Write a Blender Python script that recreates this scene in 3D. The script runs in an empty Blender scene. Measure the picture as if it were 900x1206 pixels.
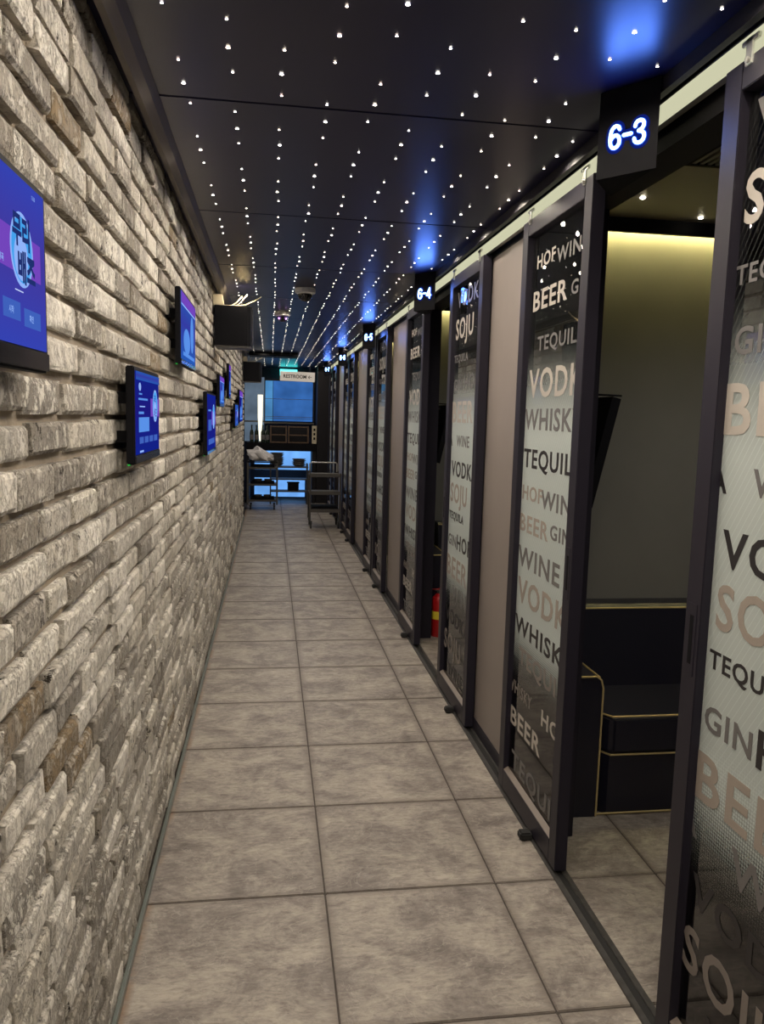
import bpy, bmesh, math, random
from mathutils import Vector, Matrix
random.seed(7)
sc = bpy.context.scene
COL = sc.collection

# ------------------------------------------------------------------ camera
FPX = 912.6; CAM_H = 1.618
YAW, PITCH, ROLL = .14507, .12198, .026484
def cam_axes():
    cy, sy, cp, sp = math.cos(YAW), math.sin(YAW), math.cos(PITCH), math.sin(PITCH)
    fw = Vector((sy*cp, cy*cp, -sp)); r = Vector((cy, -sy, 0)); u = r.cross(fw)
    c, s = math.cos(ROLL), math.sin(ROLL)
    return c*r + s*u, c*u - s*r, -fw
AX = cam_axes()
cam = bpy.data.cameras.new('camera')
cam.sensor_fit = 'VERTICAL'; cam.sensor_height = 36; cam.lens = FPX/1206*36
cam.clip_start = .02
cam_o = bpy.data.objects.new('camera', cam); COL.objects.link(cam_o)
cam_o.matrix_world = Matrix(((AX[0].x, AX[1].x, AX[2].x, 0), (AX[0].y, AX[1].y, AX[2].y, 0),
                             (AX[0].z, AX[1].z, AX[2].z, CAM_H), (0, 0, 0, 1)))
sc.camera = cam_o
def project(p):
    d = Vector(p) - Vector((0, 0, CAM_H)); z = -d.dot(AX[2])
    if z < .05: return None
    return 450 + d.dot(AX[0])/z*FPX, 603 - d.dot(AX[1])/z*FPX, z

# ------------------------------------------------------------------ world, exposure
w = bpy.data.worlds.new('world'); sc.world = w; w.use_nodes = True
w.node_tree.nodes['Background'].inputs[0].default_value = (.55, .58, .7, 1)
w.node_tree.nodes['Background'].inputs[1].default_value = .02
vs = sc.view_settings
vs.view_transform = 'Standard'; vs.look = 'None'; vs.exposure = 0.0; vs.gamma = 1.0; vs.use_curve_mapping = False
STAR_L = 16.0        # radiance of the little ceiling lamps
STAR_W = 2.5         # downward beam of each brighter lamp, watts
SIGN_W = .75         # blue lamp in each room number sign, watts
STRIP_L = .62       # painted glow of the lit channel over the doors
COVE_L = 105.0        # LED tape behind the room cornice
BLUE_L = 1.0         # blue lit panels at the end of the corridor

# ------------------------------------------------------------------ materials
def new_mat(name):
    m = bpy.data.materials.new(name); m.use_nodes = True
    nt = m.node_tree
    return m, nt, nt.nodes, nt.links, nt.nodes['Principled BSDF']
def plain(name, col, rough=.5, metal=0., spec=.5, noise=0., nscale=20, bump=0., bscale=200):
    m, nt, N, L, p = new_mat(name)
    p.inputs['Base Color'].default_value = (*col, 1); p.inputs['Roughness'].default_value = rough
    p.inputs['Metallic'].default_value = metal; p.inputs['Specular IOR Level'].default_value = spec
    if noise or bump:
        tc = N.new('ShaderNodeTexCoord')
    if noise:
        n = N.new('ShaderNodeTexNoise'); n.inputs['Scale'].default_value = nscale; n.inputs['Detail'].default_value = 5
        L.new(tc.outputs['Object'], n.inputs['Vector'])
        mp = N.new('ShaderNodeMapRange'); mp.inputs[1].default_value = .3; mp.inputs[2].default_value = .7
        mp.inputs[3].default_value = 1-noise; mp.inputs[4].default_value = 1+noise
        L.new(n.outputs['Fac'], mp.inputs[0])
        mx = N.new('ShaderNodeVectorMath'); mx.operation = 'SCALE'; mx.inputs[0].default_value = col
        L.new(mp.outputs[0], mx.inputs['Scale']); L.new(mx.outputs[0], p.inputs['Base Color'])
    if bump:
        n2 = N.new('ShaderNodeTexNoise'); n2.inputs['Scale'].default_value = bscale
        L.new(tc.outputs['Object'], n2.inputs['Vector'])
        b = N.new('ShaderNodeBump'); b.inputs['Strength'].default_value = bump; b.inputs['Distance'].default_value = .002
        L.new(n2.outputs['Fac'], b.inputs['Height']); L.new(b.outputs[0], p.inputs['Normal'])
    return m
def emit(name, col, strength):
    m, nt, N, L, p = new_mat(name); N.remove(p)
    e = N.new('ShaderNodeEmission'); e.inputs[0].default_value = (*col, 1); e.inputs[1].default_value = strength
    L.new(e.outputs[0], N['Material Output'].inputs[0]); return m
def ramp(N, stops, interp='LINEAR'):
    r = N.new('ShaderNodeValToRGB'); r.color_ramp.interpolation = interp
    el = r.color_ramp.elements
    while len(el) < len(stops): el.new(.5)
    for e, (pos, c) in zip(el, stops):
        e.position = pos; e.color = (*c, 1) if len(c) == 3 else c
    return r
def math_node(N, L, op, a, b=None, c=None):
    n = N.new('ShaderNodeMath'); n.operation = op
    for i, v in enumerate((a, b, c)):
        if v is None: continue
        if isinstance(v, (int, float)): n.inputs[i].default_value = v
        else: L.new(v, n.inputs[i])
    return n.outputs[0]
def piece_random(N, L):
    oi = N.new('ShaderNodeObjectInfo'); g = N.new('ShaderNodeNewGeometry')
    return math_node(N, L, 'FRACT', math_node(N, L, 'ADD', oi.outputs['Random'], g.outputs['Random Per Island']))
def mix_rgb(N, L, fac, a, b, mode='MIX'):
    n = N.new('ShaderNodeMix'); n.data_type = 'RGBA'; n.blend_type = mode
    for sock, v in ((n.inputs[0], fac), (n.inputs[6], a), (n.inputs[7], b)):
        if isinstance(v, (int, float)): sock.default_value = v
        elif isinstance(v, tuple): sock.default_value = (*v, 1)
        else: L.new(v, sock)
    return n.outputs[2]

def brick_material():
    m, nt, N, L, p = new_mat('brick_clay')
    rnd = piece_random(N, L)
    geo = N.new('ShaderNodeNewGeometry')
    off = N.new('ShaderNodeCombineXYZ')
    L.new(math_node(N, L, 'MULTIPLY', rnd, 37.), off.inputs[1]); L.new(math_node(N, L, 'MULTIPLY', rnd, 91.), off.inputs[2])
    add = N.new('ShaderNodeVectorMath'); L.new(geo.outputs['Position'], add.inputs[0]); L.new(off.outputs[0], add.inputs[1])
    V = add.outputs[0]
    base = ramp(N, [(0, (.34, .305, .255)), (.12, (.68, .63, .54)), (.3, (.47, .43, .37)), (.46, (.84, .79, .70)), (.64, (.58, .54, .475)), (.80, (.33, .30, .26)), (.90, (.90, .85, .76)), (.975, (.30, .225, .14))], 'CONSTANT')
    L.new(rnd, base.inputs[0])
    def noise(scale, detail, rough, dist=0.):
        mp = N.new('ShaderNodeMapping'); mp.inputs['Scale'].default_value = scale; L.new(V, mp.inputs[0])
        n = N.new('ShaderNodeTexNoise'); n.inputs['Scale'].default_value = 1; n.inputs['Detail'].default_value = detail; n.inputs['Roughness'].default_value = rough; n.inputs['Distortion'].default_value = dist
        L.new(mp.outputs[0], n.inputs['Vector']); return n.outputs['Fac']
    def thresh(f, lo, hi):
        r = N.new('ShaderNodeMapRange'); r.inputs[1].default_value = lo; r.inputs[2].default_value = hi; L.new(f, r.inputs[0]); return r.outputs[0]
    rnd2 = math_node(N, L, 'FRACT', math_node(N, L, 'MULTIPLY', rnd, 7.31)); rnd3 = math_node(N, L, 'FRACT', math_node(N, L, 'MULTIPLY', rnd, 13.7))
    # lime wash flaking off in vertical tears
    f1 = noise((30, 34, 25), 8, .8, .25); flake = thresh(f1, .49, .53)
    c1 = mix_rgb(N, L, math_node(N, L, 'MULTIPLY', flake, math_node(N, L, 'MULTIPLY_ADD', rnd2, .75, .15)), base.outputs[0], (.95, .91, .82))
    # grey smears over the face
    f3 = noise((14, 15, 10), 4, .6); c1 = mix_rgb(N, L, math_node(N, L, 'MULTIPLY', thresh(f3, .53, .60), .42), c1, (.31, .285, .255))
    # dark pits and scratches
    f2 = noise((70, 75, 62), 6, .8, .2); pit = thresh(f2, .42, .36)
    c2 = mix_rgb(N, L, math_node(N, L, 'MULTIPLY', pit, math_node(N, L, 'MULTIPLY_ADD', rnd3, .75, .25)), c1, (.10, .087, .07))
    f4 = noise((20, 22, 16), 5, .7); hole = thresh(f4, .375, .33); c2 = mix_rgb(N, L, math_node(N, L, 'MULTIPLY', hole, math_node(N, L, 'GREATER_THAN', rnd3, .4)), c2, (.07, .06, .05))
    L.new(c2, p.inputs['Base Color']); p.inputs['Roughness'].default_value = .9; p.inputs['Specular IOR Level'].default_value = .2
    b = N.new('ShaderNodeBump'); b.inputs['Strength'].default_value = 1.; b.inputs['Distance'].default_value = .008
    hs = math_node(N, L, 'SUBTRACT', math_node(N, L, 'MULTIPLY_ADD', flake, .35, f1), math_node(N, L, 'ADD', math_node(N, L, 'MULTIPLY', pit, .3), hole))
    L.new(hs, b.inputs['Height']); L.new(b.outputs[0], p.inputs['Normal'])
    return m
def tile_material():
    m, nt, N, L, p = new_mat('stone_tile')
    rnd = piece_random(N, L)
    geo = N.new('ShaderNodeNewGeometry'); tc = N.new('ShaderNodeTexCoord')
    off = N.new('ShaderNodeCombineXYZ')
    L.new(math_node(N, L, 'MULTIPLY', rnd, 53.), off.inputs[0]); L.new(math_node(N, L, 'MULTIPLY', rnd, 29.), off.inputs[1])
    add = N.new('ShaderNodeVectorMath'); L.new(geo.outputs['Position'], add.inputs[0]); L.new(off.outputs[0], add.inputs[1]); V = add.outputs[0]
    def noise(scale, detail, rough, dist=0.):
        mp = N.new('ShaderNodeMapping'); mp.inputs['Scale'].default_value = scale; L.new(V, mp.inputs[0])
        n = N.new('ShaderNodeTexNoise'); n.inputs['Scale'].default_value = 1; n.inputs['Detail'].default_value = detail; n.inputs['Roughness'].default_value = rough; n.inputs['Distortion'].default_value = dist
        L.new(mp.outputs[0], n.inputs['Vector']); return n
    n1 = noise((4, 5, 1), 12, .76, .4)
    r1 = ramp(N, [(.37, (.17, .147, .133)), (.46, (.238, .211, .190)), (.52, (.315, .283, .248)), (.62, (.40, .363, .315))]); L.new(n1.outputs['Fac'], r1.inputs[0])
    n2 = noise((22, 62, 1), 6, .7, .8)
    r2 = ramp(N, [(.34, (.72, .70, .69)), (.47, (.97, .97, .97)), (.60, (1.16, 1.15, 1.13))]); L.new(n2.outputs['Fac'], r2.inputs[0])
    c = mix_rgb(N, L, 1., r1.outputs[0], r2.outputs[0], 'MULTIPLY')
    n3 = noise((5, 6.5, 1), 3, .55, 1.6)
    vein = math_node(N, L, 'LESS_THAN', math_node(N, L, 'ABSOLUTE', math_node(N, L, 'SUBTRACT', n3.outputs['Fac'], .5)), .006)
    c = mix_rgb(N, L, math_node(N, L, 'MULTIPLY', vein, .22), c, (.55, .50, .43))
    # darker borders of each tile
    sep = N.new('ShaderNodeSeparateXYZ'); L.new(tc.outputs['Object'], sep.inputs[0])
    ex = math_node(N, L, 'ABSOLUTE', sep.outputs[0]); ey = math_node(N, L, 'ABSOLUTE', sep.outputs[1])
    e = math_node(N, L, 'MAXIMUM', ex, ey)
    e2 = math_node(N, L, 'ADD', e, math_node(N, L, 'MULTIPLY', math_node(N, L, 'SUBTRACT', n1.outputs['Fac'], .5), .09))
    mr = N.new('ShaderNodeMapRange'); mr.inputs[1].default_value = .268; mr.inputs[2].default_value = .300; L.new(e2, mr.inputs[0])
    c2 = mix_rgb(N, L, math_node(N, L, 'MULTIPLY', mr.outputs[0], .6), c, (.15, .125, .108))
    # rusty grime along the foot of the brick wall
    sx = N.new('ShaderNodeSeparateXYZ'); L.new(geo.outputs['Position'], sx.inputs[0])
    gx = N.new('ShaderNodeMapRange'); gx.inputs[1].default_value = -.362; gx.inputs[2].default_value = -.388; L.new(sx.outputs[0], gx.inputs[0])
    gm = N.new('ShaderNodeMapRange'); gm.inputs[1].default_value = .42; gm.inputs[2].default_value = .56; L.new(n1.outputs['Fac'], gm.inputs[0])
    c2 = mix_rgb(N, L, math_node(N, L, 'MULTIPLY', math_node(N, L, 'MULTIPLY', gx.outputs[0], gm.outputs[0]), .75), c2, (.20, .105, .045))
    L.new(c2, p.inputs['Base Color']); p.inputs['Roughness'].default_value = .48; p.inputs['Specular IOR Level'].default_value = .35
    b = N.new('ShaderNodeBump'); b.inputs['Strength'].default_value = .55; b.inputs['Distance'].default_value = .004
    L.new(math_node(N, L, 'ADD', n2.outputs['Fac'], n1.outputs['Fac']), b.inputs['Height']); L.new(b.outputs[0], p.inputs['Normal'])
    return m
def glass_material(name, tint=(.97, .98, .97), rough=.0):
    m, nt, N, L, p = new_mat(name); N.remove(p)
    t = N.new('ShaderNodeBsdfTransparent'); t.inputs[0].default_value = (*tint, 1)
    g = N.new('ShaderNodeBsdfGlossy'); g.inputs['Roughness'].default_value = rough
    f = N.new('ShaderNodeFresnel'); f.inputs[0].default_value = 1.75
    mx = N.new('ShaderNodeMixShader'); L.new(f.outputs[0], mx.inputs[0]); L.new(t.outputs[0], mx.inputs[1]); L.new(g.outputs[0], mx.inputs[2])
    L.new(mx.outputs[0], N['Material Output'].inputs[0]); return m
def film_material():
    """printed frosted film: solid in the middle, diagonal hatching thinning out upward, a dot screen thinning out downward"""
    m, nt, N, L, p = new_mat('frosted_film')
    p.inputs['Base Color'].default_value = (.78, .87, .85, 1); p.inputs['Roughness'].default_value = .45
    geo = N.new('ShaderNodeNewGeometry'); s = N.new('ShaderNodeSeparateXYZ'); L.new(geo.outputs['Position'], s.inputs[0])
    Y, Z = s.outputs[1], s.outputs[2]
    def ramp_z(z0, z1, v0, v1):
        n = N.new('ShaderNodeMapRange'); n.interpolation_type = 'SMOOTHSTEP'
        for i, v in enumerate((z0, z1, v0, v1)): n.inputs[i+1].default_value = v
        L.new(Z, n.inputs[0]); return n.outputs[0]
    body = math_node(N, L, 'MULTIPLY', ramp_z(1.52, 1.92, 1, 0), ramp_z(.58, .84, 0, 1))
    d = math_node(N, L, 'PINGPONG', math_node(N, L, 'MULTIPLY', math_node(N, L, 'ADD', math_node(N, L, 'MULTIPLY', Y, 1.5), Z), 34.), .5)
    line = math_node(N, L, 'MULTIPLY', math_node(N, L, 'LESS_THAN', d, .06), math_node(N, L, 'MULTIPLY', ramp_z(1.5, 2.3, .16, .05), ramp_z(.6, .8, 0, 1)))
    dy = math_node(N, L, 'PINGPONG', math_node(N, L, 'MULTIPLY', Y, 115.), .5); dz = math_node(N, L, 'PINGPONG', math_node(N, L, 'MULTIPLY', Z, 115.), .5)
    dot = math_node(N, L, 'MULTIPLY', math_node(N, L, 'LESS_THAN', math_node(N, L, 'ADD', dy, dz), .45), math_node(N, L, 'MULTIPLY', ramp_z(.5, .7, 0, .35), ramp_z(.72, .9, 1, 0)))
    cov2 = math_node(N, L, 'MINIMUM', math_node(N, L, 'ADD', math_node(N, L, 'ADD', math_node(N, L, 'MULTIPLY', body, .78), line), dot), .9)
    tr = N.new('ShaderNodeBsdfTransparent'); tl = N.new('ShaderNodeBsdfTranslucent'); tl.inputs[0].default_value = (.78, .87, .85, 1)
    m1 = N.new('ShaderNodeMixShader'); m1.inputs[0].default_value = .35; L.new(p.outputs[0], m1.inputs[1]); L.new(tl.outputs[0], m1.inputs[2])
    mx = N.new('ShaderNodeMixShader'); L.new(cov2, mx.inputs[0]); L.new(tr.outputs[0], mx.inputs[1]); L.new(m1.outputs[0], mx.inputs[2])
    L.new(mx.outputs[0], N['Material Output'].inputs[0]); return m
def star_material():
    m, nt, N, L, p = new_mat('star_lamp'); N.remove(p)
    r = ramp(N, [(0, (1, .80, .62)), (.45, (1, .90, .76)), (.8, (1, .95, .9)), (1, (1, .72, .62))]); L.new(piece_random(N, L), r.inputs[0])
    e = N.new('ShaderNodeEmission'); e.inputs[1].default_value = STAR_L; L.new(r.outputs[0], e.inputs[0])
    L.new(e.outputs[0], N['Material Output'].inputs[0]); return m

M_BRICK = brick_material(); M_TILE = tile_material(); M_STAR = star_material()
M_MORTAR = plain('mortar', (.36, .305, .235), .95, noise=.2, nscale=14, bump=.6, bscale=120)
M_GROUT = plain('grout', (.07, .058, .05), .9, noise=.2)
M_CEIL = plain('ceiling_gloss_black', (.008, .007, .032), .33, spec=.45)
M_FRAME = plain('door_frame_charcoal', (.018, .016, .025), .42, spec=.25)
M_DARK = plain('dark_laminate', (.012, .011, .014), .55, spec=.25)
M_BEIGE = plain('taupe_laminate', (.245, .213, .195), .42, spec=.4, noise=.05, nscale=4)
M_BLACK = plain('black_plastic', (.006, .006, .008), .6, spec=.1)
M_BLACKGLOSS = plain('black_gloss', (.006, .006, .008), .12)
M_RUB = plain('black_rubber', (.012, .012, .012), .7)
M_ALU = plain('aluminium', (.62, .62, .58), .35, metal=.85)
M_TRACK = plain('floor_track_metal', (.075, .072, .070), .45, metal=.4, noise=.2, nscale=40)
M_EDGE = plain('edge_metal', (.22, .25, .235), .3, metal=.6)
M_CORN = plain('cornice_paint', (.15, .135, .12), .6, spec=.25)
M_ROOM = plain('room_wall_olive', (.20, .195, .175), .7, noise=.04, nscale=5)
M_ROOMC = plain('room_ceiling', (.22, .20, .17), .5)
M_LEATH = plain('black_leather', (.011, .011, .022), .36, spec=.5, bump=.25, bscale=160)
M_GOLD = plain('gold_piping', (.62, .50, .24), .38, metal=.35)
M_RED = plain('red_enamel', (.45, .012, .014), .3)
M_YEL = plain('yellow_label', (.85, .68, .05), .5)
M_WHITE = plain('white_plastic', (.72, .71, .70), .45)
M_CREAM = plain('cream_paint', (.55, .49, .36), .5)
M_STEEL = plain('grey_steel', (.095, .09, .085), .45, metal=.3)
M_WOOD = plain('dark_wood', (.10, .060, .035), .55, noise=.3, nscale=30)
M_GLASSG = plain('bottle_glass', (.012, .022, .014), .08, spec=.7)
M_BAG = plain('bag_plastic', (.62, .60, .60), .35, noise=.15, nscale=9)
M_PLATE = plain('plate_dark', (.10, .095, .09), .35)
M_BEAD = plain('glazing_bead', (.20, .165, .14), .5)  # light on the bottom frame ledge is put into this tan
M_GLASS = glass_material('door_glass'); M_FILM = film_material()
M_SMOKE = glass_material('smoked_dome', (.10, .10, .11))
M_PBLACK = plain('print_black', (.018, .016, .018), .45); M_PTAN = plain('print_tan', (.31, .27, .235), .45)
M_PGREY = plain('print_grey', (.13, .125, .125), .45); M_PLIGHT = plain('print_light', (.42, .385, .345), .45)
M_STRIP = emit('lit_channel', (.98, .97, .66), STRIP_L)  # emission stands in for the light falling on this channel
M_COVE = emit('cove_led_tape', (1, .86, .34), COVE_L)
M_SIGN = emit('sign_digits', (.35, .62, 1), 5.)
M_HALO = emit('sign_halo', (.02, .09, 1), 1.)
M_HALO2 = emit('sign_outer_halo', (.004, .012, .16), 1.)  # soft glow around the digits, painted as wide dim emissive strokes
M_SIGNBOX = plain('sign_acrylic', (.004, .004, .006), .5, spec=.1)

# ------------------------------------------------------------------ mesh helpers
def box(bm, x0, x1, y0, y1, z0, z1, bev=0.):
    r = bmesh.ops.create_cube(bm, size=1.)
    vs_ = r['verts']
    for v in vs_:
        v.co = Vector(((x0+x1)/2 + v.co.x*(x1-x0), (y0+y1)/2 + v.co.y*(y1-y0), (z0+z1)/2 + v.co.z*(z1-z0)))
    if bev:
        es = list({e for v in vs_ for e in v.link_edges})
        bmesh.ops.bevel(bm, geom=es, offset=bev, segments=2, affect='EDGES', clamp_overlap=True)
    return bm
def tube(bm, pts, r, seg=8, closed=False):
    pts = [Vector(p) for p in pts]; n = len(pts); rings = []
    for i, p in enumerate(pts):
        a = pts[(i-1) % n] if (closed or i) else p; b = pts[(i+1) % n] if (closed or i < n-1) else p
        t = (b-a).normalized()
        u = t.cross(Vector((0, 0, 1)) if abs(t.z) < .9 else Vector((1, 0, 0))).normalized(); v = t.cross(u)
        rr = r[i] if isinstance(r, (list, tuple)) else r
        rings.append([bm.verts.new(p + rr*(math.cos(k*2*math.pi/seg)*u + math.sin(k*2*math.pi/seg)*v)) for k in range(seg)])
    for i in range(n if closed else n-1):
        A, B = rings[i], rings[(i+1) % n]
        if i == n-1 or True:
            for k in range(seg):
                bm.faces.new((A[k], A[(k+1) % seg], B[(k+1) % seg], B[k]))
    if not closed:
        bm.faces.new(rings[0][::-1]); bm.faces.new(rings[-1])
    return bm
def lathe(bm, prof, c=(0, 0, 0), seg=16, axis='Z'):
    """prof: (radius, height) pairs"""
    rings = []
    for r, h in prof:
        ring = []
        for k in range(seg):
            a = 2*math.pi*k/seg; x, y = r*math.cos(a), r*math.sin(a)
            p = (x, y, h) if axis == 'Z' else ((h, x, y) if axis == 'X' else (x, h, y))
            ring.append(bm.verts.new(Vector(p) + Vector(c)))
        rings.append(ring)
    for A, B in zip(rings, rings[1:]):
        for k in range(seg): bm.faces.new((A[k], A[(k+1) % seg], B[(k+1) % seg], B[k]))
    bm.faces.new(rings[0][::-1]); bm.faces.new(rings[-1])
    return bm
def prism(bm, poly, axis, a0, a1):
    """extrude a 2D polygon along an axis: axis X -> poly (y,z); Y -> (x,z); Z -> (x,y)"""
    def pt(q, a): return {'X': (a, q[0], q[1]), 'Y': (q[0], a, q[1]), 'Z': (q[0], q[1], a)}[axis]
    A = [bm.verts.new(pt(q, a0)) for q in poly]; B = [bm.verts.new(pt(q, a1)) for q in poly]
    n = len(poly)
    for k in range(n): bm.faces.new((A[k], A[(k+1) % n], B[(k+1) % n], B[k]))
    bm.faces.new(A[::-1]); bm.faces.new(B)
    return bm
def to_mesh(bm, name, mat, smooth=False, auto=True):
    bmesh.ops.recalc_face_normals(bm, faces=bm.faces[:])
    me = bpy.data.meshes.new(name); bm.to_mesh(me); bm.free()
    if mat: me.materials.append(mat)
    if smooth:
        for p in me.polygons: p.use_smooth = True
        if auto:
            try: me.set_sharp_from_angle(angle=math.radians(40))
            except Exception: pass
    return me
def link(name, me, parent=None, loc=(0, 0, 0)):
    o = bpy.data.objects.new(name, me); COL.objects.link(o)
    o.location = loc
    if parent: o.parent = parent
    return o
def tag(o, label=None, cat=None, group=None, kind=None):
    if label: o['label'] = label
    if cat: o['category'] = cat
    if group: o['group'] = group
    if kind: o['kind'] = kind
    return o
def thing(name, loc, label, cat, group=None, kind=None):
    o = bpy.data.objects.new(name, None); COL.objects.link(o); o.location = loc; o.empty_display_size = .05
    return tag(o, label, cat, group, kind)
def part(name, fn, mat, parent, base=None, smooth=False):
    """fn(bm) draws in the frame of the parent; base: subtract (world drawing)"""
    bm = bmesh.new(); fn(bm)
    if base is not None: bmesh.ops.translate(bm, verts=bm.verts[:], vec=-Vector(base))
    return link(name, to_mesh(bm, name, mat, smooth), parent)
def bpart(name, mat, parent, x0, x1, y0, y1, z0, z1, bev=0.):
    return part(name, lambda b: box(b, x0, x1, y0, y1, z0, z1, bev), mat, parent)
def single(name, fn, mat, loc, label, cat, group=None, kind=None, smooth=False):
    bm = bmesh.new(); fn(bm)
    return tag(link(name, to_mesh(bm, name, mat, smooth), None, loc), label, cat, group, kind)
def text_mesh(s, height, bold=.0, xs=1.0, track=1.0, depth=.0006, mat=None, clip=None, align='LEFT'):
    """flat lettering, lower left corner at the origin, cap height = height; clip = (x0, x1)"""
    c = bpy.data.curves.new('lettering', 'FONT'); c.body = s; c.size = 1; c.offset = bold; c.space_character = track; c.resolution_u = 3
    o = bpy.data.objects.new('lettering', c); me = bpy.data.meshes.new_from_object(o)
    bpy.data.objects.remove(o); bpy.data.curves.remove(c)
    bm = bmesh.new(); bm.from_mesh(me); bpy.data.meshes.remove(me)
    ys = [v.co.y for v in bm.verts]; xs_ = [v.co.x for v in bm.verts]
    k = height/(max(ys)-min(ys)); y0, x0 = min(ys), min(xs_)
    for v in bm.verts: v.co = Vector(((v.co.x-x0)*k*xs, (v.co.y-y0)*k, 0))
    if align == 'CENTER':
        wd = max(v.co.x for v in bm.verts)
        for v in bm.verts: v.co.x -= wd/2
    if clip:
        for cx, sgn in ((clip[0], -1), (clip[1], 1)):
            bmesh.ops.bisect_plane(bm, geom=bm.verts[:]+bm.edges[:]+bm.faces[:], plane_co=(cx, 0, 0), plane_no=(sgn, 0, 0), clear_outer=True)
    if depth and bm.faces:
        r = bmesh.ops.extrude_face_region(bm, geom=bm.faces[:])
        for v in [g for g in r['geom'] if isinstance(g, bmesh.types.BMVert)]: v.co.z += depth
    me = bpy.data.meshes.new('lettering'); bm.to_mesh(me); bm.free()
    for p in me.polygons: p.use_smooth = False
    if mat: me.materials.append(mat)
    return me
ROT_DOOR = Matrix(((0, 0, -1), (-1, 0, 0), (0, 1, 0))).to_4x4()     # text on the doors, read from the corridor
ROT_LEFT = Matrix(((0, 0, 1), (1, 0, 0), (0, 1, 0))).to_4x4()       # text on the brick wall side
ROT_BACK = Matrix(((1, 0, 0), (0, 0, -1), (0, 1, 0))).to_4x4()      # text facing the camera

# ================================================================== THE SETTING
Y0, YE = -1.4, 15.3
HC = 2.5
WX = -.402          # face of the brick wall
DX = 1.02           # corridor face of the sliding doors
# ---- floor with one object per tile
floor = single('floor', lambda b: box(b, -.62, 3.3, Y0, YE, -.06, -.004), M_GROUT, (0, 0, 0),
               'greige stone tile floor running down the whole corridor', 'floor', kind='structure')
TS = .6
def tile_mesh():
    bm = bmesh.new(); h = TS/2-.003
    box(bm, -h, h, -h, h, -.03, 0, .0025)
    return to_mesh(bm, 'tile', M_TILE)
tm = tile_mesh()
for j in range(-5, 23):
    cy_ = 1.862 + (j+.5)*TS
    if cy_ > YE: break
    for i in range(-1, 4):
        cx_ = .198 + (i+.5)*TS
        if i >= 2 and not (-1 <= j <= 12): continue
        if i == 3 and not (-1 <= j <= 7): continue
        link('tile', tm, floor, (cx_, cy_, random.uniform(-.0006, .0004)))
# ---- brick wall: mortar bed + bricks
wall_left = single('wall_left', lambda b: box(b, -.56, -.4225, Y0, 12.15, 0, 2.56), M_MORTAR, (0, 0, 0),
                   'whitewashed rough brick wall with recessed brown mortar', 'wall', kind='structure')
def brick_verts(rng):
    """unit brick: length along Y, height along Z, front face toward +X with an uneven, chipped surface"""
    ny, nz = 5, 4
    g = []
    for a in range(ny):
        row = []
        for c in range(nz):
            y = (-.5, -.45, 0, .45, .5)[a]; z = (-.5, -.36, .36, .5)[c]
            edge = (a in (0, ny-1)) + (c in (0, nz-1))
            x = rng.uniform(-.0016, .0012) - (.0045 if edge == 1 else .008 if edge == 2 else 0)*rng.uniform(.3, 1.6)
            if edge: y *= rng.uniform(.985, 1.0); z *= rng.uniform(.94, 1.0)
            else: y += rng.uniform(-.012, .012); z += rng.uniform(-.04, .04)
            row.append((x, y, z))
        g.append(row)
    verts = [v for row in g for v in row]; faces = []
    for a in range(ny-1):
        for c in range(nz-1): faces.append((a*nz+c, (a+1)*nz+c, (a+1)*nz+c+1, a*nz+c+1))
    rim = [(a, 0) for a in range(ny)] + [(ny-1, c) for c in range(1, nz)] + [(a, nz-1) for a in range(ny-2, -1, -1)] + [(0, c) for c in range(nz-2, 0, -1)]
    base = len(verts)
    for a, c in rim:
        v = g[a][c]; verts.append((-.034, v[1], v[2]))
    n = len(rim)
    for k in range(n):
        a, c = rim[k]; a2, c2 = rim[(k+1) % n]
        faces.append((a*nz+c, base+k, base+(k+1) % n, a2*nz+c2))
    return verts, faces
VAR = [brick_verts(random.Random(100+k)) for k in range(12)]
VM = []
for vv, ff in VAR:
    me = bpy.data.meshes.new('brick'); me.from_pydata(vv, [], ff); me.materials.append(M_BRICK); VM.append(me)
PITCH_Z = .0783
courses = []
z = 1.608 - 21*PITCH_Z
rb = random.Random(3)
brick_list = []
row = 0
while z < 2.47:
    hh = .0625
    y = .55 + rb.uniform(-.25, 0)
    while y < 12.1:
        ln = rb.choice((.195, .21, .22, .235, .25, .205, .13 if rb.random() < .5 else .22))
        if z + hh > -.01:
            brick_list.append((y+ln/2, max(z, .0)+hh/2 if z < 0 else z+hh/2+rb.uniform(-.003, .003), ln, hh*rb.uniform(.93, 1.06), WX + rb.uniform(-.007, .004), rb.randrange(12), rb.uniform(-.006, .006), rb.uniform(-.012, .012)))
        y += ln + .0150
    z += PITCH_Z; row += 1
def seen_size(bk):
    q = project((WX, bk[0], bk[1])); a = project((WX, bk[0]-bk[2]/2, bk[1])); b = project((WX, bk[0]+bk[2]/2, bk[1]))
    if not q or not a or not b: return -1
    if b[0] < 2 or a[0] > 898 or q[1] < -20 or q[1] > 1230: return -1
    return (b[0]-max(a[0], 0)) * bk[3]/q[2]
brick_list.sort(key=seen_size, reverse=True)
stv, stf = [], []
for n, (by, bz, ln, bh, bx_, var, tz, tr) in enumerate(brick_list):
    if n < 300:
        o = link('brick', VM[var], wall_left, (bx_, by, bz)); o.scale = (1, ln, bh); o.rotation_euler = (tr*.6, 0, tz)
    else:
        b0 = len(stv); vv, ff = VAR[var]
        stv += [(bx_+v[0]-tz*v[1]*ln, by+v[1]*ln, bz+v[2]*bh + tr*.6*v[1]*ln) for v in vv]
        stf += [tuple(b0+i for i in f) for f in ff]
me = bpy.data.meshes.new('far_bricks'); me.from_pydata(stv, [], stf); me.materials.append(M_BRICK)
o = link('far_bricks', me, wall_left); o['kind'] = 'stuff'
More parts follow.
